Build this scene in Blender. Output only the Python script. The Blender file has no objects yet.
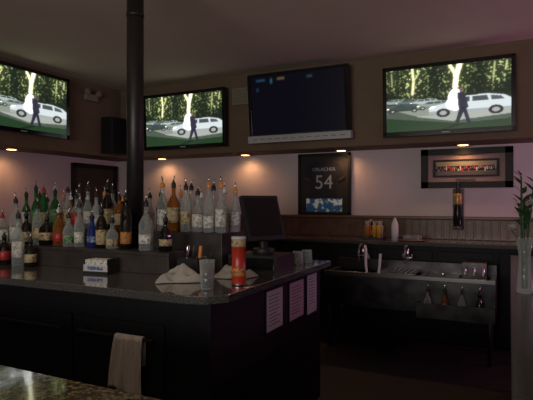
import bpy, bmesh, math, random
import numpy as np
from mathutils import Vector, Matrix, Euler
random.seed(7); rng=np.random.default_rng(5)
S=bpy.context.scene
S.view_settings.view_transform='Standard'
S.view_settings.look='None'

# ---------------------------------------------------------------- materials
def newmat(name):
    m=bpy.data.materials.new(name); m.use_nodes=True
    return m,m.node_tree.nodes,m.node_tree.links,m.node_tree.nodes['Principled BSDF']
def mat(name,col,rough=.5,metal=0,alpha=1,emit=None,es=0,noise=None,spec=.5,bump=0,bscale=60):
    m,N,L,b=newmat(name)
    b.inputs['Base Color'].default_value=(*col,1)
    b.inputs['Roughness'].default_value=rough
    b.inputs['Metallic'].default_value=metal
    b.inputs['Alpha'].default_value=alpha
    b.inputs['Specular IOR Level'].default_value=spec
    if emit: 
        b.inputs['Emission Color'].default_value=(*emit,1); b.inputs['Emission Strength'].default_value=es
    if noise:
        sc,col2,lo,hi=noise
        tc=N.new('ShaderNodeTexCoord'); n=N.new('ShaderNodeTexNoise'); n.inputs['Scale'].default_value=sc; n.inputs['Detail'].default_value=5
        r=N.new('ShaderNodeValToRGB'); r.color_ramp.elements[0].position=lo; r.color_ramp.elements[1].position=hi
        r.color_ramp.elements[0].color=(*col,1); r.color_ramp.elements[1].color=(*col2,1)
        L.new(tc.outputs['Object'],n.inputs['Vector']); L.new(n.outputs['Fac'],r.inputs['Fac']); L.new(r.outputs['Color'],b.inputs['Base Color'])
    if bump:
        tc=N.new('ShaderNodeTexCoord'); n=N.new('ShaderNodeTexNoise'); n.inputs['Scale'].default_value=bscale
        bp=N.new('ShaderNodeBump'); bp.inputs['Strength'].default_value=bump; bp.inputs['Distance'].default_value=.01
        L.new(tc.outputs['Object'],n.inputs['Vector']); L.new(n.outputs['Fac'],bp.inputs['Height']); L.new(bp.outputs['Normal'],b.inputs['Normal'])
    return m
def glass(name,tint,diff,body=.12,rough=.04):
    m,N,L,b=newmat(name); out=N['Material Output']
    b.inputs['Base Color'].default_value=(*diff,1); b.inputs['Roughness'].default_value=rough
    b.inputs['Specular IOR Level'].default_value=1
    tr=N.new('ShaderNodeBsdfTransparent'); tr.inputs['Color'].default_value=(*tint,1)
    lw=N.new('ShaderNodeLayerWeight'); lw.inputs['Blend'].default_value=.35
    mr=N.new('ShaderNodeMapRange'); mr.inputs['To Min'].default_value=body; mr.inputs['To Max'].default_value=.9
    L.new(lw.outputs['Facing'],mr.inputs['Value'])
    mx=N.new('ShaderNodeMixShader'); L.new(mr.outputs['Result'],mx.inputs['Fac']); L.new(tr.outputs[0],mx.inputs[1]); L.new(b.outputs[0],mx.inputs[2]); L.new(mx.outputs[0],out.inputs['Surface'])
    return m
M={}
M['ceil']=mat('ceiling_paint',(.58,.50,.39),.9,noise=(1.5,(.62,.54,.43),.3,.7),bump=.15,bscale=90)
M['wall']=mat('wall_paint',(.56,.47,.50),.85,noise=(3,(.61,.52,.54),.3,.7),bump=.1)
M['soffit']=mat('soffit_paint',(.155,.105,.07),.85,noise=(4,(.185,.13,.085),.3,.7),bump=.1)
M['floor']=mat('floor_tile',(.012,.010,.010),.6,noise=(8,(.02,.017,.016),.3,.7))
M['black']=mat('black_laminate',(.005,.005,.007),.6,noise=(30,(.009,.009,.011),.3,.7),spec=.3)
M['blackgloss']=mat('black_gloss_plastic',(.008,.008,.009),.15)
M['blackmatte']=mat('black_matte_plastic',(.012,.012,.013),.5)
M['pole']=mat('painted_pole',(.014,.012,.012),.42,bump=.05)
M['granite']=mat('dark_granite',(.045,.042,.042),.10,noise=(160,(.17,.16,.15),.42,.75),spec=1)
M['granite'].node_tree.nodes['Principled BSDF'].inputs['Coat Weight'].default_value=.6
M['granite2']=mat('gold_granite',(.04,.028,.015),.08,noise=(90,(.36,.29,.16),.42,.68),spec=1)
M['granite2'].node_tree.nodes['Principled BSDF'].inputs['Coat Weight'].default_value=.6
M['granite3']=mat('brown_granite',(.018,.014,.013),.22,noise=(120,(.10,.08,.07),.42,.75),spec=.5)
M['wood']=mat('walnut_wood',(.085,.04,.024),.4,noise=(12,(.14,.07,.04),.3,.7))
M['riser']=mat('riser_wood',(.028,.024,.023),.45,noise=(14,(.055,.045,.042),.3,.7))
M['trimw']=mat('trim_wood',(.11,.055,.035),.4)
M['steel']=mat('stainless_steel',(.30,.30,.31),.3,metal=1)
M['darksteel']=mat('dark_steel',(.11,.105,.11),.36,metal=1,noise=(7,(.05,.045,.05),.35,.65))  # steel in a darker, unevenly mottled grey
M['chrome']=mat('chrome',(.7,.7,.72),.12,metal=1)
M['greytv']=mat('grey_speaker_bar',(.45,.46,.47),.4)
M['white']=mat('white_plastic',(.72,.72,.70),.45)
M['paper']=mat('white_paper',(.50,.50,.51),.8)
M['paperpink']=mat('pink_paper',(.44,.33,.37),.8)
M['ink']=mat('printed_ink',(.10,.10,.12),.8)
M['cloth']=mat('towel_cloth',(.36,.33,.29),.95,bump=.5,bscale=200)
M['cloth2']=mat('towel_tan',(.50,.43,.38),.95,bump=.6,bscale=160)
M['warm']=mat('downlight_lens',(1,.8,.5),.5,emit=(1,.62,.26),es=9)
M['vent']=mat('vent_metal',(.25,.22,.17),.6)
M['orange']=mat('orange_cap',(.75,.28,.06),.4)
M['red']=mat('red_label',(.40,.025,.03),.4)
M['redcan']=mat('red_canister',(.42,.035,.02),.3)
M['yellow']=mat('yellow_plastic',(.70,.38,.06),.4)
M['labelw']=mat('label_white',(.68,.66,.60),.6,noise=(70,(.25,.24,.24),.48,.62))
M['labelc']=mat('label_cream',(.48,.38,.22),.6,noise=(60,(.12,.08,.04),.5,.62))
M['labelo']=mat('label_orange',(.50,.20,.05),.6,noise=(60,(.1,.04,.02),.5,.62))
M['labelg']=mat('label_green',(.05,.18,.07),.6,noise=(60,(.45,.45,.3),.5,.65))
M['labelb']=mat('label_blue',(.05,.10,.30),.6,noise=(60,(.5,.5,.55),.5,.65))
M['capk']=mat('pourer_black',(.02,.02,.02),.35)
M['gclear']=glass('glass_clear',(.90,.93,.92),(.55,.58,.58),.20)
M['gfrost']=glass('glass_frosted',(.7,.72,.74),(.56,.58,.60),.45,.3)
M['ggreen']=glass('glass_green',(.12,.50,.16),(.04,.20,.07),.30)
M['gdark']=glass('glass_dark',(.10,.06,.03),(.015,.012,.01),.6)
M['gamber']=glass('glass_amber',(.80,.40,.10),(.34,.15,.03),.35)
M['gblue']=glass('glass_blue',(.12,.25,.7),(.03,.07,.30),.4)
M['cola']=mat('dark_drink',(.02,.008,.005),.1)
M['mat']=mat('picture_mat',(.27,.19,.19),.8)
M['navy']=mat('jersey_navy',(.010,.013,.024),.9)
M['jback']=mat('jersey_backing',(.02,.018,.02),.8)
M['jnum']=mat('jersey_number',(.24,.28,.34),.8)
M['jtrim']=mat('jersey_trim',(.06,.03,.02),.8)
M['frame']=mat('black_frame',(.010,.008,.008),.5,spec=.25)
M['door']=mat('dark_door',(.02,.014,.012),.5,noise=(10,(.03,.02,.016),.3,.7))
M['neon']=mat('pink_neon',(1,.3,.7),.4,emit=(1,.25,.75),es=6)
M['glowpane']=mat('added_glow_pane',(.6,.65,.7),.4,emit=(.75,.85,1),es=.4)  # faintly glowing pane added as a light source behind the camera
M['bluerefl']=mat('painted_reflection',(.03,.16,.40),.35,noise=(14,(.8,1,1),.5,.58))  # colours stand in for screen glow reflected in the frame glass
M['leaf']=mat('leaf_green',(.02,.055,.018),.5,noise=(30,(.05,.11,.03),.4,.7))
M['petal']=mat('white_petal',(.50,.44,.42),.7)
M['soap']=mat('amber_soap',(.40,.24,.06),.2)

# ---------------------------------------------------------------- builder
class B:
    def __init__(s): s.bm=bmesh.new(); s.m=[]
    def mi(s,k):
        mm=M[k]
        if mm not in s.m: s.m.append(mm)
        return s.m.index(mm)
    def _set(s,faces,k,smooth=False):
        i=s.mi(k)
        for f in faces: f.material_index=i; f.smooth=smooth
    def box(s,c,d,k,rot=None):
        r=bmesh.ops.create_cube(s.bm,size=1)
        mtx=Matrix.Translation(c)@(rot.to_matrix().to_4x4() if rot else Matrix())@Matrix.Diagonal((*d,1))
        bmesh.ops.transform(s.bm,matrix=mtx,verts=r['verts'])
        s._set({f for v in r['verts'] for f in v.link_faces},k); return s
    def b2(s,a,b,k): # min,max
        return s.box([(a[i]+b[i])/2 for i in range(3)],[abs(b[i]-a[i]) for i in range(3)],k)
    def cyl(s,p0,p1,r,k,r2=None,n=20):
        p0=Vector(p0);p1=Vector(p1);d=p1-p0
        r_=bmesh.ops.create_cone(s.bm,segments=n,radius1=r,radius2=r if r2 is None else r2,depth=d.length,cap_ends=True)
        q=Vector((0,0,1)).rotation_difference(d.normalized())
        bmesh.ops.transform(s.bm,matrix=Matrix.Translation((p0+p1)/2)@q.to_matrix().to_4x4(),verts=r_['verts'])
        s._set({f for v in r_['verts'] for f in v.link_faces},k,True); return s
    def lathe(s,prof,c=(0,0,0),n=20,sq=0):
        rings=[]
        for r,z,k in prof:
            ring=[]
            for i in range(n):
                a=2*math.pi*i/n; rr=r
                if sq and r>.02: 
                    rr=r*min(1.0/max(abs(math.cos(a)),abs(math.sin(a))),1+sq)*.92
                ring.append(s.bm.verts.new((c[0]+rr*math.cos(a),c[1]+rr*math.sin(a),c[2]+z)))
            rings.append(ring)
        for j in range(len(rings)-1):
            fs=[s.bm.faces.new((rings[j][i],rings[j][(i+1)%n],rings[j+1][(i+1)%n],rings[j+1][i])) for i in range(n)]
            s._set(fs,prof[j][2],True)
        s._set([s.bm.faces.new(list(reversed(rings[0])))],prof[0][2]); 
        s._set([s.bm.faces.new(rings[-1])],prof[-1][2]); return s
    def poly(s,pts,th,k,z=(0,0,1)):
        vs=[s.bm.verts.new(p) for p in pts]; f=s.bm.faces.new(vs)
        r=bmesh.ops.extrude_face_region(s.bm,geom=[f])
        nv=[e for e in r['geom'] if isinstance(e,bmesh.types.BMVert)]
        bmesh.ops.translate(s.bm,vec=Vector(z)*th,verts=nv)
        s._set({g for v in vs+nv for g in v.link_faces},k); return s
    def tube(s,pts,r,k,n=10):
        P=[Vector(p) for p in pts]; rings=[]
        for i,p in enumerate(P):
            t=(P[min(i+1,len(P)-1)]-P[max(i-1,0)]).normalized()
            q=Vector((0,0,1)).rotation_difference(t)
            rings.append([s.bm.verts.new(p+q@Vector((r*math.cos(2*math.pi*j/n),r*math.sin(2*math.pi*j/n),0))) for j in range(n)])
        fs=[]
        for a,b in zip(rings,rings[1:]):
            for j in range(n): fs.append(s.bm.faces.new((a[j],a[(j+1)%n],b[(j+1)%n],b[j])))
        fs.append(s.bm.faces.new(rings[0])); fs.append(s.bm.faces.new(rings[-1]))
        s._set(fs,k,True); return s
    def leaf(s,p,d,l,w,k):
        p=Vector(p); d=Vector(d).normalized(); sd=d.cross(Vector((.3,.2,1))).normalized(); up=sd.cross(d)
        pr=[(0,0),(.3,.5),(.6,.42),(1,0)]
        mid=[s.bm.verts.new(p+d*l*t+up*(-.25*l*t*t)) for t,_ in pr]
        A=[s.bm.verts.new(p+d*l*t+sd*w*ww+up*(.02*l-.25*l*t*t)) for t,ww in pr[1:3]]
        C=[s.bm.verts.new(p+d*l*t-sd*w*ww+up*(.02*l-.25*l*t*t)) for t,ww in pr[1:3]]
        f=[]
        for E in (A,C):
            f+= [s.bm.faces.new((mid[0],mid[1],E[0])),s.bm.faces.new((mid[1],mid[2],E[1],E[0])),s.bm.faces.new((mid[2],mid[3],E[1]))]
        s._set(f,k,True); return s
    def done(s,name,loc=(0,0,0),rot=(0,0,0),bev=0,parent=None):
        bmesh.ops.recalc_face_normals(s.bm,faces=s.bm.faces)
        me=bpy.data.meshes.new(name); s.bm.to_mesh(me); s.bm.free()
        for m in s.m: me.materials.append(m)
        o=bpy.data.objects.new(name,me); S.collection.objects.link(o)
        o.location=loc; o.rotation_euler=rot
        if bev:
            b=o.modifiers.new('bevel','BEVEL'); b.width=bev; b.segments=2; b.limit_method='ANGLE'
        if parent: o.parent=parent
        return o
def text(body,size,k,parent,loc,rot=(0,0,0),ext=.002):
    c=bpy.data.curves.new('lettering','FONT'); c.body=body; c.size=size; c.extrude=ext; c.align_x='CENTER'; c.align_y='CENTER'
    c.materials.append(M[k]); o=bpy.data.objects.new('lettering',c); S.collection.objects.link(o)
    o.parent=parent; o.location=loc; o.rotation_euler=rot; return o

# ---------------------------------------------------------------- room
CZ=3.12; SZ=2.14
B().b2((-5.7,-3.6,-.1),(2.6,6.2,0),'floor').done('floor')
B().b2((-5.7,-3.6,CZ),(2.6,6.2,CZ+.1),'ceil').done('ceiling')
B().b2((-5.7,6.1,0),(2.6,6.2,CZ),'wall').done('wall_back')
B().b2((-5.7,-3.6,0),(-5.6,6.1,CZ),'wall').done('wall_left')
B().b2((2.5,-3.6,0),(2.6,6.1,CZ),'wall').done('wall_right')
w=B()
w.b2((-5.6,-3.6,0),(-2.6,-3.5,CZ),'wall').b2((1.2,-3.6,0),(2.5,-3.5,CZ),'wall').b2((-2.6,-3.6,0),(1.2,-3.5,1.1),'wall').b2((-2.6,-3.6,2.6),(1.2,-3.5,CZ),'wall')
w.done('wall_front')
w=B(); w.b2((-2.6,-3.58,1.1),(1.2,-3.56,2.6),'glowpane')  # unseen opening with glowing pane, added to light the room
for x in (-2.58,-1.33,-.08,1.18): w.b2((x-.02,-3.56,1.1),(x+.02,-3.5,2.6),'frame')
w.b2((-2.6,-3.56,1.1),(1.2,-3.48,1.14),'frame').b2((-2.6,-3.56,2.56),(1.2,-3.5,2.6),'frame'); w.done('added_window_1')
B().b2((-5.6,5.6,SZ),(2.5,6.1,CZ),'soffit').done('soffit_back')
B().b2((-5.6,-3.5,SZ),(-5.09,5.6,CZ),'soffit').done('soffit_left')
w=B(); w.b2((-4.4,6.07,1.07),(2.5,6.1,1.30),'wood')
x=-4.35
while x<2.4: w.b2((x,6.062,1.075),(x+.07,6.075,1.295),'wood'); x+=.085
w.done('trim_1',bev=.004)
B().b2((-4.4,6.045,1.30),(2.5,6.1,1.335),'trimw').done('trim_2',bev=.006)
B().b2((-5.6,-3.5,0),(-5.585,5.1,.12),'trimw').done('baseboard_left')
w=B(); w.b2((-5.598,5.22,0),(-5.57,5.98,2.0),'door')
for a,b in ((.25,.95),(1.1,1.85)): w.b2((-5.572,5.34,a),(-5.56,5.86,b),'door')
w.b2((-5.598,5.15,0),(-5.55,5.22,2.06),'frame').b2((-5.598,5.98,0),(-5.55,6.04,2.06),'frame').b2((-5.598,5.15,2.0),(-5.55,6.04,2.06),'frame')
w.cyl((-5.57,5.3,1.0),(-5.52,5.3,1.0),.025,'chrome'); w.done('door_1',bev=.004)

# ---------------------------------------------------------------- TV picture (programme on screen)
W,H=240,134
X,Y=np.meshgrid(np.linspace(0,1,W),np.linspace(0,1,H))  # Y 0 bottom
img=np.zeros((H,W,3))
def inpoly(pts):
    c=np.zeros((H,W),bool); n=len(pts)
    for i in range(n):
        x1,y1=pts[i]; x2,y2=pts[(i+1)%n]
        if y1==y2: continue
        cond=((y1>Y)!=(y2>Y))&(X<(x2-x1)*(Y-y1)/(y2-y1)+x1); c^=cond
    return c
def ell(cx,cy,rx,ry): return ((X-cx)/rx)**2+((Y-cy)/ry)**2<1
def smooth(a,k):
    for _ in range(k): a=(a+np.roll(a,1,0)+np.roll(a,-1,0)+np.roll(a,1,1)+np.roll(a,-1,1))/5
    return a
def nz(k,t,g):
    a=smooth(rng.random((H,W)),k); a=(a-a.mean())/a.std(); return np.clip((a-t)*g,0,1)
fol=nz(3,.7,.9); clump=nz(60,-.3,.7)
img[:]=(.007,.011,.007)
up=np.clip((Y-.5)*5,0,1)
img+= (fol*clump*up)[...,None]*np.array((.10,.14,.06))
g=Y<.45
img[g]=np.array((.030,.045,.03))
img[g]+= (smooth(rng.random((H,W)),3)[g]*.04)[:,None]
road=inpoly([(.0,.40),(1,.42),(1,.20),(.55,.16),(.30,.22)])
img[road]=(.17,.19,.16)
img[inpoly([(.25,.24),(1,.28),(1,.20),(.55,.14)])]=(.26,.28,.25)
img[inpoly([(0,0),(1,0),(1,.13),(.6,.10),(.0,.24)])]=(.012,.030,.012)
def blob(pts,col,gl,wd):
    global img
    d=np.full((H,W),9.)
    for (x1,y1),(x2,y2) in zip(pts,pts[1:]):
        t=np.clip(((X-x1)*(x2-x1)+(Y-y1)*(y2-y1))/((x2-x1)**2+(y2-y1)**2+1e-9),0,1)
        d=np.minimum(d,np.hypot((X-x1-t*(x2-x1))*1.78,Y-y1-t*(y2-y1)))
    img+= (np.exp(-(d/gl)**2))[...,None]*np.array((.12,.14,.05))*(.10+2.4*fol[...,None])
    m=np.clip((wd*1.4-d)/(wd*.8),0,1)[...,None]
    img=img*(1-m)+m*np.array(col)*(.75+.4*smooth(rng.random((H,W)),2)[...,None])
blob([(.225,.60),(.235,.80),(.225,.99)],(.70,.70,.38),.17,.018)
blob([(.235,.80),(.28,.92)],(.5,.5,.25),.1,.010)
blob([(.575,.66),(.585,.82),(.61,1)],(1.1,1.05,.68),.18,.034)
blob([(.585,.82),(.535,.99)],(1.0,.95,.6),.12,.022)
blob([(.87,.74),(.88,.97)],(.32,.34,.16),.12,.012)
blob([(.96,.85),(.97,.97)],(.4,.42,.2),.1,.012)
blob([(.05,.75),(.045,.95)],(.22,.26,.12),.1,.01)
def car(x0,y0,s,col):
    q=.55
    P=lambda l:[(x0+a*s,y0+b*s*q) for a,b in l]
    c2=tuple(v*.55 for v in col)
    img[inpoly(P([(0,0),(.0,.22),(.04,.34),(.18,.42),(.32,.64),(.40,.68),(.72,.70),(.90,.60),(.99,.42),(1,.10),(.97,0)]))]=col
    img[inpoly(P([(0,0),(.0,.12),(1,.12),(.97,0)]))]=c2
    img[inpoly(P([(.23,.43),(.34,.61),(.50,.64),(.50,.43)]))]=(.03,.04,.05)
    img[inpoly(P([(.53,.43),(.53,.64),(.70,.64),(.72,.43)]))]=(.04,.05,.06)
    img[inpoly(P([(.75,.43),(.74,.63),(.86,.57),(.90,.44)]))]=(.05,.06,.07)
    for wx in (.18,.80):
        img[ell(x0+wx*s,y0+.03*s*q,.085*s,.17*s*q*1.1)]=(.012,.012,.012); img[ell(x0+wx*s,y0+.03*s*q,.045*s,.09*s*q)]=(.25,.26,.26)
    img[inpoly(P([(0,.24),(.06,.25),(.09,.34),(.03,.33)]))]=(1.1,1.1,1.0)
car(-.04,.46,.20,(.20,.24,.22)); car(.08,.44,.22,(.08,.11,.10)); car(.20,.42,.24,(.28,.33,.30)); car(.0,.34,.30,(.03,.045,.04)); car(.26,.36,.28,(.18,.22,.20))
car(.36,.26,.66,(.44,.48,.49))
img[ell(.575,.46,.06,.17)]=(.9,.93,.9); img[ell(.53,.40,.03,.08)]=(.7,.72,.7)
img[ell(.625,.60,.018,.04)]=(.12,.08,.06)
img[inpoly([(.59,.57),(.65,.57),(.68,.34),(.66,.30),(.60,.32)])]=(.02,.02,.035)
img[inpoly([(.61,.34),(.66,.34),(.70,.09),(.67,.08),(.64,.26),(.60,.10),(.575,.11)])]=(.015,.015,.03)
img[inpoly([(.60,.10),(.66,.10),(.50,.0),(.42,.0)])]*=.5
img=np.clip(img,0,1.5)
soft=np.stack([smooth(img[...,c],8) for c in range(3)],2)
img=img*.78+soft*.28
def screenmesh(w,h,im):
    hh,ww=im.shape[:2]; xs=np.linspace(-.5,.5,ww); ys=np.linspace(-.5,.5,hh)
    me=bpy.data.meshes.new('screen_picture')
    vs=[(xs[i]*w,0,ys[j]*h) for j in range(hh) for i in range(ww)]
    fs=[(j*ww+i,j*ww+i+1,(j+1)*ww+i+1,(j+1)*ww+i) for j in range(hh-1) for i in range(ww-1)]
    me.from_pydata(vs,[],fs)
    a=me.color_attributes.new('pic','FLOAT_COLOR','POINT')
    a.data.foreach_set('color',np.concatenate([im,np.ones((hh,ww,1))],2).astype(np.float32).ravel())
    return me
def screenmat(name,st):
    m,N,L,b=newmat(name); at=N.new('ShaderNodeAttribute'); at.attribute_name='pic'
    b.inputs['Base Color'].default_value=(.006,.006,.006,1); b.inputs['Roughness'].default_value=.25
    b.inputs['Specular IOR Level'].default_value=.3
    L.new(at.outputs['Color'],b.inputs['Emission Color']); b.inputs['Emission Strength'].default_value=st
    return m
PM=screenmat('tv_screen_picture',1.6)
SM=screenmesh(1.22,.67,img); SM.materials.append(PM)
d=np.zeros((H,W,3)); d[:]=(.001,.001,.003)  # dark set: faint blue reflections painted into the screen's emission
for (x0,x1,y0,y1,c) in ((.06,.16,.91,.94,(.01,.03,.06)),(.30,.38,.91,.94,(.08,.05,.025)),(.22,.24,.86,.94,(.01,.05,.08)),(.62,.68,.90,.93,(.01,.03,.05)),(.06,.08,.74,.80,(.005,.02,.04))):
    d[(X>x0)&(X<x1)&(Y>y0)&(Y<y1)]=c
d=np.stack([smooth(d[...,c],6) for c in range(3)],2)
DM=screenmesh(1.16,.69,d); DM.materials.append(PM)
def tv(loc,rz,tilt):
    e=bpy.data.objects.new('television',None); S.collection.objects.link(e); e.location=loc; e.rotation_euler=(tilt,0,rz)
    b=B()
    b.box((0,.012,0),(1.30,.05,.75),'blackgloss').box((0,.045,0),(.9,.03,.5),'blackmatte')
    for z,h in ((.355,.04),(-.35,.05)): b.box((0,-.018,z),(1.30,.014,h),'blackgloss')
    for x in (-.63,.63): b.box((x,-.018,0),(.04,.014,.75),'blackgloss')
    b.box((0,-.027,-.352),(.08,.004,.012),'greytv')
    b.done('bezel',bev=.005,parent=e)
    o=bpy.data.objects.new('screen',SM); S.collection.objects.link(o); o.parent=e; o.location=(0,-.0145,0)
    return e
def mount(e,y):
    B().box((0,(y+.05)/2,0),(.08,y-.05,.08),'blackmatte').done('mount',parent=e)
for l,r in (((-3.9,5.48,2.585),0),((-.60,5.48,2.58),0),((-4.97,3.88,2.655),math.pi/2)):
    mount(tv(l,r,.035 if r==0 else 0),.115)
e=bpy.data.objects.new('television',None); S.collection.objects.link(e); e.location=(-2.24,5.42,2.635); e.rotation_euler=(.11,0,0)
b=B(); b.box((0,.02,.02),(1.25,.07,.78),'blackmatte').box((0,-.022,.035),(1.17,.012,.70),'blackgloss')
b.box((0,-.01,-.375),(1.29,.10,.085),'greytv')
for x in np.linspace(-.55,.55,12): b.box((x,-.0605,-.375),(.06,.003,.012),'vent')
b.box((0,-.03,.385),(1.25,.02,.025),'blackgloss').box((-.61,-.03,0),(.035,.02,.76),'blackgloss').box((.61,-.03,0),(.035,.02,.76),'blackgloss')
b.done('bezel',bev=.006,parent=e)
o=bpy.data.objects.new('screen',DM); S.collection.objects.link(o); o.parent=e; o.location=(0,-.030,.03)
mount(e,.17)
b=B(); b.box((0,0,0),(.27,.015,.21),'vent')
for i in range(6): b.box((0,-.012,-.075+i*.03),(.23,.012,.012),'vent',Euler((.6,0,0)))
b.done('air_vent',loc=(-3.08,5.588,2.85))
b=B(); b.box((0,0,0),(.05,.22,.09),'vent'); 
for y in (-.1,.1): b.cyl((.01,y,.06),(.06,y,.065),.035,'vent',r2=.042)
b.done('emergency_light',loc=(-5.06,5.0,2.90),bev=.006)
b=B(); b.box((0,0,0),(.20,.30,.50),'blackmatte').box((.102,0,0),(.008,.28,.48),'black')
b.done('loudspeaker',loc=(-4.98,5.35,2.42),bev=.01)

def down(x,y,p,z=SZ,col=(1,.50,.22),size=2.8):
    b=B(); b.lathe([(.075,0,'vent'),(.075,-.012,'vent'),(.055,-.012,'warm'),(.05,-.008,'warm')],n=24)
    b.done('recessed_downlight',loc=(x,y,z))  # fittings and lamps at CZ are added spots, out of view
    l=bpy.data.lights.new('downlight_lamp','SPOT'); l.energy=p; l.color=col; l.spot_size=size; l.spot_blend=.8; l.shadow_soft_size=.04
    o=bpy.data.objects.new('downlight_lamp',l); S.collection.objects.link(o); o.location=(x,y,z-.03)
for x in (-4.6,-3.21,-1.87,-.47): down(x,5.93,5.5)
down(-5.38,4.05,5); down(-5.38,2.0,5); down(1.0,5.93,5)
# added ceiling spots, out of view, to brighten the bottles and counter
down(-2.75,1.75,26,CZ,(1,.84,.66),1.1); down(-1.7,1.6,20,CZ,(1,.84,.66),1.1)

# ---------------------------------------------------------------- wall frames
b=B(); b.box((0,0,0),(.70,.03,.79),'jback')
for z in (-.38,.38): b.box((0,-.02,z),(.70,.03,.035),'frame')
for x in (-.335,.335): b.box((x,-.02,0),(.035,.03,.79),'frame')
J=[(-.10,.30),(-.05,.27),(.05,.27),(.10,.30),(.20,.26),(.28,.08),(.20,.04),(.17,.12),(.17,-.18),(-.17,-.18),(-.17,.12),(-.20,.04),(-.28,.08),(-.20,.26)]
b.poly([(x,-.02,z) for x,z in J],.006,'navy',(0,-1,0))
for sx in (-1,1): b.poly([(sx*.268,-.027,.107),(sx*.28,-.027,.08),(sx*.20,-.027,.04),(sx*.19,-.027,.066)],.002,'jtrim',(0,-1,0))
b.box((0,-.022,-.265),(.48,.006,.17),'bluerefl')  # bright panel painted as a reflection on the jersey frame's glass
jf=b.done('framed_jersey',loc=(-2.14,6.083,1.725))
text('54',.25,'jnum',jf,(0,-.03,.02),(math.pi/2,0,0))
text('URLACHER',.062,'jnum',jf,(0,-.03,.19),(math.pi/2,0,0))
b=B(); b.box((0,0,0),(.97,.03,.45),'mat')
for z in (-.19,.19): b.box((0,-.02,z),(.97,.035,.07),'frame')
for x in (-.445,.445): b.box((x,-.02,0),(.08,.035,.45),'frame')
b.box((0,-.017,0),(.70,.008,.20),'frame').box((0,-.022,-.055),(.64,.003,.05),'ink').box((0,-.022,.05),(.64,.003,.05),'vent').box((0,-.018,-.13),(.2,.005,.02),'ink')
r=random.Random(2)
for x in np.linspace(-.31,.31,30): b.box((x,-.0245,r.uniform(-.03,.02)),(.015,.003,r.uniform(.02,.05)),r.choice(['trimw','vent','ink','red','paper']))
b.done('framed_picture',loc=(-.455,6.083,1.885))

# ---------------------------------------------------------------- back counter
b=B(); b.b2((-4.4,5.5,1.03),(2.48,6.06,1.07),'granite').b2((-4.38,5.58,.1),(2.48,6.06,1.03),'black').b2((-4.3,5.65,0),(2.48,6.06,.1),'black')
x=-4.3
while x<1.8: b.b2((x,5.56,.15),(x+.55,5.58,.98),'black').b2((x+.48,5.54,.6),(x+.5,5.56,.8),'darksteel'); x+=.6
b.done('back_counter',bev=.005)
b=B()
b.b2((-1.75,4.95,.75),(-.12,5.0,.79),'steel').b2((-1.75,5.4,.76),(-.12,5.48,.88),'darksteel')
for x in (-1.75,-1.25,-.80,-.17): b.b2((x,5.0,.48),(x+.05,5.4,.78),'steel')
b.b2((-1.75,4.97,.44),(-.12,5.45,.48),'darksteel').b2((-1.75,4.95,.48),(-.12,4.97,.75),'darksteel')
b.b2((-.75,5.0,.74),(-.45,5.4,.77),'steel').cyl((-.6,5.2,.77),(-.6,5.2,.80),.02,'chrome')
for x in (-1.7,-.17):
    for y in (5.0,5.42): b.cyl((x,y,0),(x,y,.46),.02,'darksteel')
for x in (-1.46,-.98):
    b.cyl((x,5.43,.88),(x,5.43,1.00),.016,'chrome'); b.cyl((x-.05,5.42,.91),(x+.05,5.42,.91),.012,'chrome')
    for q in (-.05,.05): b.cyl((x+q,5.42,.90),(x+q,5.40,.95),.010,'chrome')
    b.tube([(x,5.43-.09+.09*math.cos(a),.96+.08*math.sin(a)) for a in np.linspace(0,math.pi,10)]+[(x,5.25,.86)],.010,'steel')
b.tube([(-1.40,5.44,.88),(-1.42,5.36,.98),(-1.40,5.28,1.03),(-1.37,5.2,1.0),(-1.35,5.12,.85),(-1.32,5.06,.74),(-1.26,5.02,.66),(-1.20,5.0,.70),(-1.18,5.0,.86),(-1.175,5.02,.98)],.014,'white')
b.b2((-.80,4.82,.42),(-.12,4.95,.44),'darksteel').b2((-.80,4.82,.44),(-.12,4.83,.56),'darksteel')
for x in (-.80,-.13): b.b2((x,4.82,.42),(x+.01,4.95,.56),'darksteel')
b.b2((-1.20,5.02,.78),(-.84,5.38,.795),'steel')
for i in range(7): b.b2((-1.19+i*.05,5.02,.795),(-1.17+i*.05,5.38,.805),'chrome')
b.b2((-.42,5.15,.76),(-.2,5.38,.92),'darksteel')
for i in range(3): b.cyl((-.39+i*.08,5.13,.88),(-.39+i*.08,5.10,.80),.014,'chrome')
us=b.done('underbar_sink',bev=.003)

# ---------------------------------------------------------------- bottles
def bottle(name,x,y,z,h=.30,r=.038,glass='gclear',label='labelw',cap='capk',pour=True,sq=0,l0=.16,l1=.46,nk=.60,parent=None):
    b=B(); nr=.013
    p=[(r*.9,0,glass),(r,.006,glass),(r,h*l0,glass),(r*1.012,h*l0+.0005,label),(r*1.012,h*l1,label),(r,h*l1+.0005,glass),
       (r,h*nk-.02,glass),(r*.88,h*nk,glass),(nr*1.7,h*(nk+.10),glass),(nr,h*(nk+.16),glass),(nr,h*.90,glass),(nr*1.2,h*.905,cap),(nr*1.2,h,cap)]
    b.lathe(p,n=24,sq=sq)
    if pour:
        b.cyl((0,0,h),(0,0,h+.012),.009,cap,n=10); b.tube([(0,0,h+.01),(0,0,h+.03),(.008,0,h+.048)],.0042,'chrome',n=8)
    return b.done(name,loc=(x,y,z+.0005),rot=(0,0,random.uniform(0,6) if not sq else random.uniform(-.3,.3)),parent=parent)
T1,T2,BT=1.20,1.30,1.07
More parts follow.
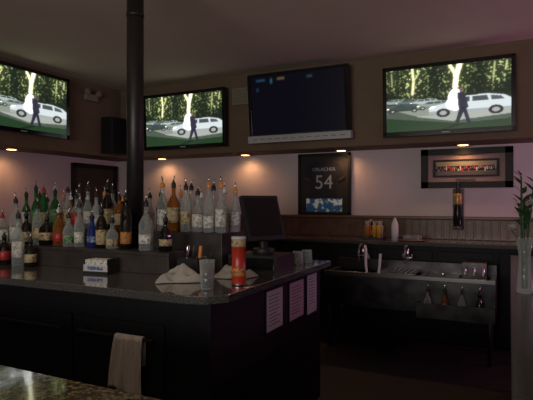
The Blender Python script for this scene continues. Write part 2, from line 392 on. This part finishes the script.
BK=[(-3.52,'gin_bottle','ggreen','labelw','capk',.27,.034,0),(-3.41,'gin_bottle','ggreen','labelg','capk',.32,.036,0),(-3.31,'liqueur_bottle','ggreen','labelc','red',.30,.034,0),(-3.19,'gin_bottle','ggreen','labelg','capk',.29,.036,.2),
(-3.08,'liqueur_bottle','gclear','labelc','capk',.30,.033,0),(-2.96,'vodka_bottle','gclear','red','capk',.25,.042,0),(-2.86,'rum_bottle','gclear','labelw','capk',.31,.033,0),(-2.76,'vodka_bottle','gfrost','labelw','capk',.26,.038,0),
(-2.66,'whiskey_bottle','gdark','labelc','capk',.32,.036,.25),(-2.55,'whiskey_bottle','gamber','labelc','capk',.24,.042,0),(-2.45,'scotch_bottle','gdark','labelo','capk',.30,.034,0),(-2.35,'brandy_bottle','gamber','labelc','capk',.24,.040,0),
(-2.17,'vodka_bottle','gclear','labelw','orange',.33,.037,0),(-2.065,'cognac_bottle','gamber','labelc','capk',.33,.044,.15),(-1.955,'tequila_bottle','gclear','labelc','capk',.31,.037,0),
(-1.865,'vodka_bottle','gclear','labelw','capk',.27,.040,0),(-1.775,'vodka_bottle','gclear','labelw','orange',.32,.037,0),(-1.685,'rum_bottle','gclear','labelw','orange',.32,.038,0)]
for x,n,g,l,c,h,r,sq in BK: bottle(n,x,2.79+random.uniform(-.015,.015),T2,h,r,g,l,c,sq=sq,l0=random.uniform(.08,.2),l1=random.uniform(.32,.5),nk=random.uniform(.50,.68))
FR=[(-3.48,'liqueur_bottle','gdark','red','capk',.22,.038,0),(-3.37,'liqueur_bottle','gclear','labelw','red',.20,.040,.2),(-3.22,'rum_bottle','gclear','labelw','capk',.32,.042,0),(-3.11,'liqueur_bottle','gdark','labelc','capk',.22,.040,0),
(-3.01,'gin_bottle','gclear','labelc','capk',.28,.036,0),(-2.90,'whiskey_bottle','gdark','labelc','capk',.19,.044,.25),(-2.79,'liqueur_bottle','gamber','red','labelw',.25,.038,0),(-2.69,'schnapps_bottle','gclear','labelg','capk',.21,.038,0),(-2.59,'liqueur_bottle','gclear','labelw','capk',.29,.034,0),
(-2.49,'curacao_bottle','gblue','labelb','capk',.21,.033,0),(-2.40,'whiskey_bottle','gdark','labelc','capk',.25,.036,0),(-2.31,'liqueur_bottle','gclear','labelc','capk',.18,.040,0),(-2.20,'bourbon_bottle','gdark','labelo','capk',.34,.036,0),(-2.03,'vodka_bottle','gclear','labelw','capk',.30,.042,.2),(-1.89,'whiskey_bottle','gdark','labelc','capk',.20,.036,.2)]
for x,n,g,l,c,h,r,sq in FR: bottle(n,x,2.465+random.uniform(-.008,.008),T1,h,r,g,l,c,sq=sq,l0=random.uniform(.08,.2),l1=random.uniform(.32,.5),nk=random.uniform(.50,.68))
gl=['gclear','gclear','gdark','gamber','gfrost','gclear','ggreen']
for i in range(22):
    x=-3.55+i*.09+random.uniform(-.007,.007)
    bottle('liquor_bottle',x,2.935,T2,random.uniform(.20,.32),.034,random.choice(gl),random.choice(['labelw','labelc','labelo','labelw']),random.choice(['capk','capk','orange','white']),nk=random.uniform(.5,.66))
for x,g,l,h in ((-3.14,'gdark','red',.20),(-3.0,'gclear','labelw',.35),(-2.88,'gdark','labelc',.18)): bottle('liqueur_bottle',x,2.31,BT,h,.040,g,l,'capk')
b=B(); b.b2((-3.95,2.38,BT),(-1.80,2.55,T1),'riser').b2((-3.95,2.70,BT),(-1.63,3.02,T2),'riser')
b.b2((-3.95,2.376,T1-.02),(-1.795,2.39,T1),'riser').b2((-3.95,2.55,BT),(-3.8,2.70,T1),'riser')
b.done('bottle_riser',bev=.003)
b=B(); b.cyl((0,0,BT+.0),(0,0,CZ),.056,'pole',n=32).cyl((0,0,BT),(0,0,BT+.02),.065,'pole',n=32).cyl((0,0,CZ-.03),(0,0,CZ),.10,'pole',n=32).cyl((0,0,2.74),(0,0,2.76),.060,'pole',n=32)
b.done('support_pole',loc=(-2.26,2.625,0))

# ---------------------------------------------------------------- bar island
b=B(); b.poly([(-4,1.9,1.03),(-1.34,1.9,1.03),(-1.24,1.93,1.03),(-1.18,2.02,1.03),(-1.18,3.5,1.03),(-4,3.5,1.03)],.04,'granite')
b.b2((-3.98,1.97,.08),(-1.25,3.46,1.03),'black').b2((-3.95,2.03,0),(-1.31,3.4,.08),'black')
x=-3.95
while x<-1.5:
    b.b2((x,1.955,.14),(x+.6,1.97,.90),'black'); b.b2((x+.05,1.925,.82),(x+.55,1.935,.835),'blackmatte')
    for q in (.06,.54): b.b2((x+q-.008,1.925,.82),(x+q+.008,1.958,.835),'blackmatte')
    x+=.615
b.done('bar_counter',bev=.004)
# towel draped over the door pull: two hanging layers with soft folds
def towel_hang(x0,x1,yc,ztop,zb1,zb2,k,name):
    b=B(); n=36; m=16
    grid=[]
    for i in range(n+1):
        t=i/n; row=[]
        pinch=1-.16*math.exp(-((t-.5)/.5)**2)
        for j in range(m+1):                       # front layer, bottom -> top
            v=j/m; z=zb1+(ztop-zb1)*v
            amp=.020*(1-v)**.7+.004
            fold=amp*(math.sin(t*13+v*1.2)+.5*math.sin(t*27+1.3))
            hem=.014*math.sin(t*7)*(1-v)**3 - .035*t*(1-v)**2
            sag=-.012*math.sin(t*9)**2*v**6
            wid=.86+.20*(1-v)
            xx=(x0+x1)/2+(x1-x0)*(t-.5)*wid-.02*(1-v)
            row.append(b.bm.verts.new((xx,yc-.013-abs(fold)*.9,z+hem+sag)))
        xx=(x0+x1)/2+(x1-x0)*(t-.5)*.86
        row.append(b.bm.verts.new((xx,yc,ztop+.005)))
        for z in (ztop-.012,ztop-.06,zb2+.008*math.sin(t*6)): row.append(b.bm.verts.new((xx,yc+.011,z)))
        grid.append(row)
    M_=len(grid[0])-1
    fs=[b.bm.faces.new((grid[i][j],grid[i+1][j],grid[i+1][j+1],grid[i][j+1])) for i in range(n) for j in range(M_)]
    b._set(fs,k,True); o=b.done(name); mo=o.modifiers.new('th','SOLIDIFY'); mo.thickness=.003; return o
towel_hang(-1.79,-1.59,1.930,.840,.575,.70,'cloth2','hanging_towel')
for (y0,y1,zt,zb,k) in ((2.54,2.78,1.0,.745,'paper'),(2.87,3.12,1.0,.74,'paperpink'),(3.17,3.37,1.01,.72,'paper')):
    b=B(); b.b2((-1.249,y0,zb),(-1.243,y1,zt),'frame').b2((-1.244,y0+.012,zb+.012),(-1.241,y1-.012,zt-.012),k)
    for i in range(9): b.b2((-1.2412,y0+.035,zt-.045-i*.021),(-1.2402,y1-.035-random.random()*.06,zt-.04-i*.021),'ink')
    b.done('posted_notice')
b=B(); b.box((0,0,.05),(.34,.27,.10),'blackmatte').box((0,-.136,.05),(.30,.004,.07),'blackgloss').cyl((0,.03,.1),(0,.03,.13),.07,'blackmatte').cyl((0,.03,.1),(-.01,.03,.30),.028,'blackmatte')
R=Euler((-.34,0,1.05)); b.box((-.0,.01,.325),(.28,.035,.30),'blackmatte',R)
c=Vector((0,.01,.325))+R.to_matrix()@Vector((0,-.02,.005)); b.box(c,(.24,.006,.25),'blackgloss',R)
b.done('pos_terminal',loc=(-1.44,2.88,BT),rot=(0,0,0),bev=.006)
b=B(); b.lathe([(.036,0,'steel'),(.037,.005,'steel'),(.037,.008,'redcan'),(.037,.05,'redcan'),(.0373,.0505,'labelo'),(.0373,.09,'labelo'),(.037,.0905,'redcan'),(.037,.20,'redcan'),(.0375,.2005,'labelc'),(.0375,.235,'labelc'),(.039,.24,'greytv'),(.039,.25,'greytv'),(.035,.252,'greytv')],n=28)
b.done('chip_canister',loc=(-1.262,2.26,BT+.0005))
b=B(); b.lathe([(.030,0,'gclear'),(.031,.008,'gclear'),(.039,.145,'gclear')],n=24)
b.lathe([(.0306,.010,'cola'),(.0376,.128,'cola')],n=24).tube([(.0,.01,.12),(.02,.0,.18)],.003,'capk',n=8)
b.done('drink_glass',loc=(-1.345,2.09,BT+.0005))
def crumple(name,loc,sx,sy,h,k,seed,rz):
    r=random.Random(seed); b=B(); n=30; ph=[r.uniform(0,6) for _ in range(6)]
    g=[]
    for i in range(n+1):
        row=[]
        for j in range(n+1):
            u=i/n*2-1; v=j/n*2-1; e=max(0,1-max(abs(u)**3,abs(v)**3))
            z=h*e*(.55+.25*math.sin(5*u+2*v+ph[0])+.2*math.sin(7*v-3*u+ph[1])+.12*math.sin(11*u+ph[2])+.1*math.sin(13*v+6*u+ph[3]))
            row.append(b.bm.verts.new((u*sx*(1+.12*math.sin(3*v+ph[4])),v*sy*(1+.12*math.sin(3*u+ph[5])),max(z,.001))))
        g.append(row)
    b._set([b.bm.faces.new((g[i][j],g[i+1][j],g[i+1][j+1],g[i][j+1])) for i in range(n) for j in range(n)],k,True)
    o=b.done(name,loc=loc,rot=(0,0,rz)); m=o.modifiers.new('th','SOLIDIFY'); m.thickness=.002; m.offset=1; return o
crumple('bar_towel',(-1.60,2.24,BT+.002),.13,.07,.085,'cloth',3,.7)
crumple('bar_towel',(-1.43,2.50,BT+.002),.12,.09,.06,'cloth',9,.1)
b=B(); b.box((0,0,.008),(.17,.10,.016),'blackmatte').box((0,0,.05),(.155,.085,.07),'labelw').box((0,-.046,.035),(.17,.006,.04),'paper').box((0,.046,.05),(.17,.006,.08),'blackmatte').box((-.082,0,.05),(.005,.09,.08),'blackmatte').box((.082,0,.05),(.005,.09,.08),'blackmatte').box((0,-.0497,.035),(.11,.001,.02),'labelb')
b.done('napkin_holder',loc=(-2.23,2.28,BT),rot=(0,0,.12),bev=.003)
for x,y in ((-1.74,2.64),(-1.32,3.2),(-1.30,3.32)):
    b=B(); b.lathe([(.040,0,'gclear'),(.034,.09,'gclear'),(.031,.088,'gclear'),(.037,.002,'gclear')],n=20); b.done('rocks_glass',loc=(x,y,BT+.0005))
b=B(); b.box((0,0,.05),(.14,.10,.10),'blackmatte')
for i,x in enumerate((-.045,0,.045)): b.cyl((x,.02,.1),(x+.008,.02,.17),.010,('chrome','capk','orange')[i],n=10)
b.done('bar_caddy',loc=(-1.70,2.47,BT),bev=.006)

# ---------------------------------------------------------------- back counter items
b=B(); b.box((0,0,.01),(.24,.16,.02),'blackmatte')
for i,(x,y,k) in enumerate(((-.07,.03,'orange'),(.0,.03,'yellow'),(.07,.03,'labelw'),(-.07,-.04,'labelo'),(.07,-.04,'yellow'))):
    b.lathe([(.026,.02,k),(.031,.15,k),(.028,.16,k)],c=(x,y,0),n=16)
    for a in range(4): b.cyl((x+.01*math.cos(a*2),y+.01*math.sin(a*2),.15),(x+.02*math.cos(a*2),y+.02*math.sin(a*2),.21),.003,'white',n=6)
b.done('condiment_caddy',loc=(-1.42,5.75,1.07))
b=B(); b.lathe([(.038,0,'white'),(.040,.15,'white'),(.033,.19,'white'),(.016,.23,'white'),(.01,.25,'white')],n=20); b.done('squeeze_bottle',loc=(-1.17,5.70,1.0705))
b=B(); b.lathe([(.13,0,'wood'),(.15,.012,'labelc'),(.14,.014,'wood')],n=28)
for i in range(9): b.lathe([(.02,.013,'gclear'),(.023,.06,'gclear')],c=(.08*math.cos(i*.7),.08*math.sin(i*.7),0),n=10)
b.done('shot_glass_tray',loc=(-.98,5.70,1.07))
# wall-mounted dispenser above the back counter
b=B(); b.box((0,0,0),(.11,.025,.46),'blackmatte').box((0,-.05,-.21),(.10,.09,.04),'blackmatte').box((0,-.05,.04),(.10,.09,.03),'blackmatte')
b.lathe([(.045,-.19,'blackgloss'),(.048,-.06,'blackgloss'),(.048,.055,'soap'),(.050,.07,'soap'),(.050,.16,'soap'),(.034,.175,'capk'),(.022,.20,'capk'),(.018,.27,'capk'),(.022,.275,'capk'),(.022,.30,'capk')],c=(0,-.055,0),n=24)
b.cyl((0,-.08,-.19),(0,-.11,-.21),.012,'chrome')
b.done('soap_dispenser',loc=(-.53,6.028,1.42),bev=.003)
bottle('beer_bottle',-1.5,5.92,1.07,.22,.03,'gdark','labelc','yellow',pour=False)
for i in range(4): bottle('bottle',-.70+.15*i,4.885,.44,.24,.034,random.choice(['gdark','gclear','gamber']),'labelc','capk',parent=us)

# ---------------------------------------------------------------- customer bar (near + right wing)
b=B(); b.b2((-4,.20,1.03),(-.01,.885,1.07),'granite2').b2((-4,.3,0),(-.01,.82,1.03),'black'); b.done('customer_bar',bev=.006)
b=B(); b.b2((.0,.20,1.03),(.62,4.5,1.07),'granite3').b2((.04,.3,0),(.58,4.45,1.03),'black'); b.done('customer_bar',bev=.006)
b=B(); b.lathe([(.035,0,'gclear'),(.038,.01,'gclear'),(.030,.08,'gclear'),(.026,.18,'gclear'),(.038,.26,'gclear')],n=24)
r=random.Random(4)
for i in range(9):
    a=r.uniform(0,6.28); R0=r.uniform(.01,.05); ht=r.uniform(.36,.56)
    top=(R0*math.cos(a),R0*math.sin(a),ht)
    b.tube([(.01*math.cos(a),.01*math.sin(a),.02),(.015*math.cos(a),.015*math.sin(a),.26),top],.0035,'leaf',n=6)
    for j in range(6):
        t=.3+.7*j/5; aa=r.uniform(0,6.28)
        p=(top[0]*t,top[1]*t,.26+(ht-.26)*t)
        b.leaf(p,(math.cos(aa),math.sin(aa),1.4),r.uniform(.04,.07),.024,'leaf')
for (x,y,z) in ((-.060,-.03,.30),(.03,-.04,.42)):
    b.tube([(0,0,.20),(x*.5,y*.5,.26),(x,y,z)],.003,'leaf',n=6)
    for q in range(3):
        for k in range(7):
            aa=k*.9+q*.4; b.leaf((x,y,z),(math.cos(aa),math.sin(aa),.2+q*.6),.036,.030,'petal')
b.done('flower_vase',loc=(.060,2.66,BT+.0005))

b=B(); b.box((.0,0,0),(.02,.9,.4),'blackmatte')
b.tube([(-.04,.38*math.cos(a),.15*math.sin(a)) for a in np.linspace(0,2*math.pi,40)],.008,'neon'); b.box((-.02,.0,0),(.04,.05,.05),'blackmatte')
b.done('neon_sign',loc=(2.485,5.2,1.75))
def area(name,loc,rot,sx,sy,e,c,spread=math.pi):
    l=bpy.data.lights.new(name,'AREA'); l.shape='RECTANGLE'; l.size=sx; l.size_y=sy; l.energy=e; l.color=c; l.spread=spread
    o=bpy.data.objects.new(name,l); S.collection.objects.link(o); o.location=loc; o.rotation_euler=rot; return o
# added fill light aimed up at the ceiling; no source there is known
area('ceiling_fill',(-.7,-3.40,1.85),(math.radians(115),0,0),3.6,1.4,82,(1,.94,.86),math.radians(120))
area('neon_glow',(2.4,5.2,1.75),(0,math.radians(90),0),.4,.8,14,(1,.32,.8))

W_=bpy.data.worlds.new('world'); S.world=W_; W_.use_nodes=True; W_.node_tree.nodes['Background'].inputs[0].default_value=(.02,.02,.022,1)
c=bpy.data.cameras.new('camera'); c.lens=500/533*36; c.sensor_width=36; c.clip_start=.05
co=bpy.data.objects.new('camera',c); S.collection.objects.link(co); co.location=(0,0,1.5); co.rotation_euler=(math.radians(90.23),0,math.radians(26)); S.camera=co
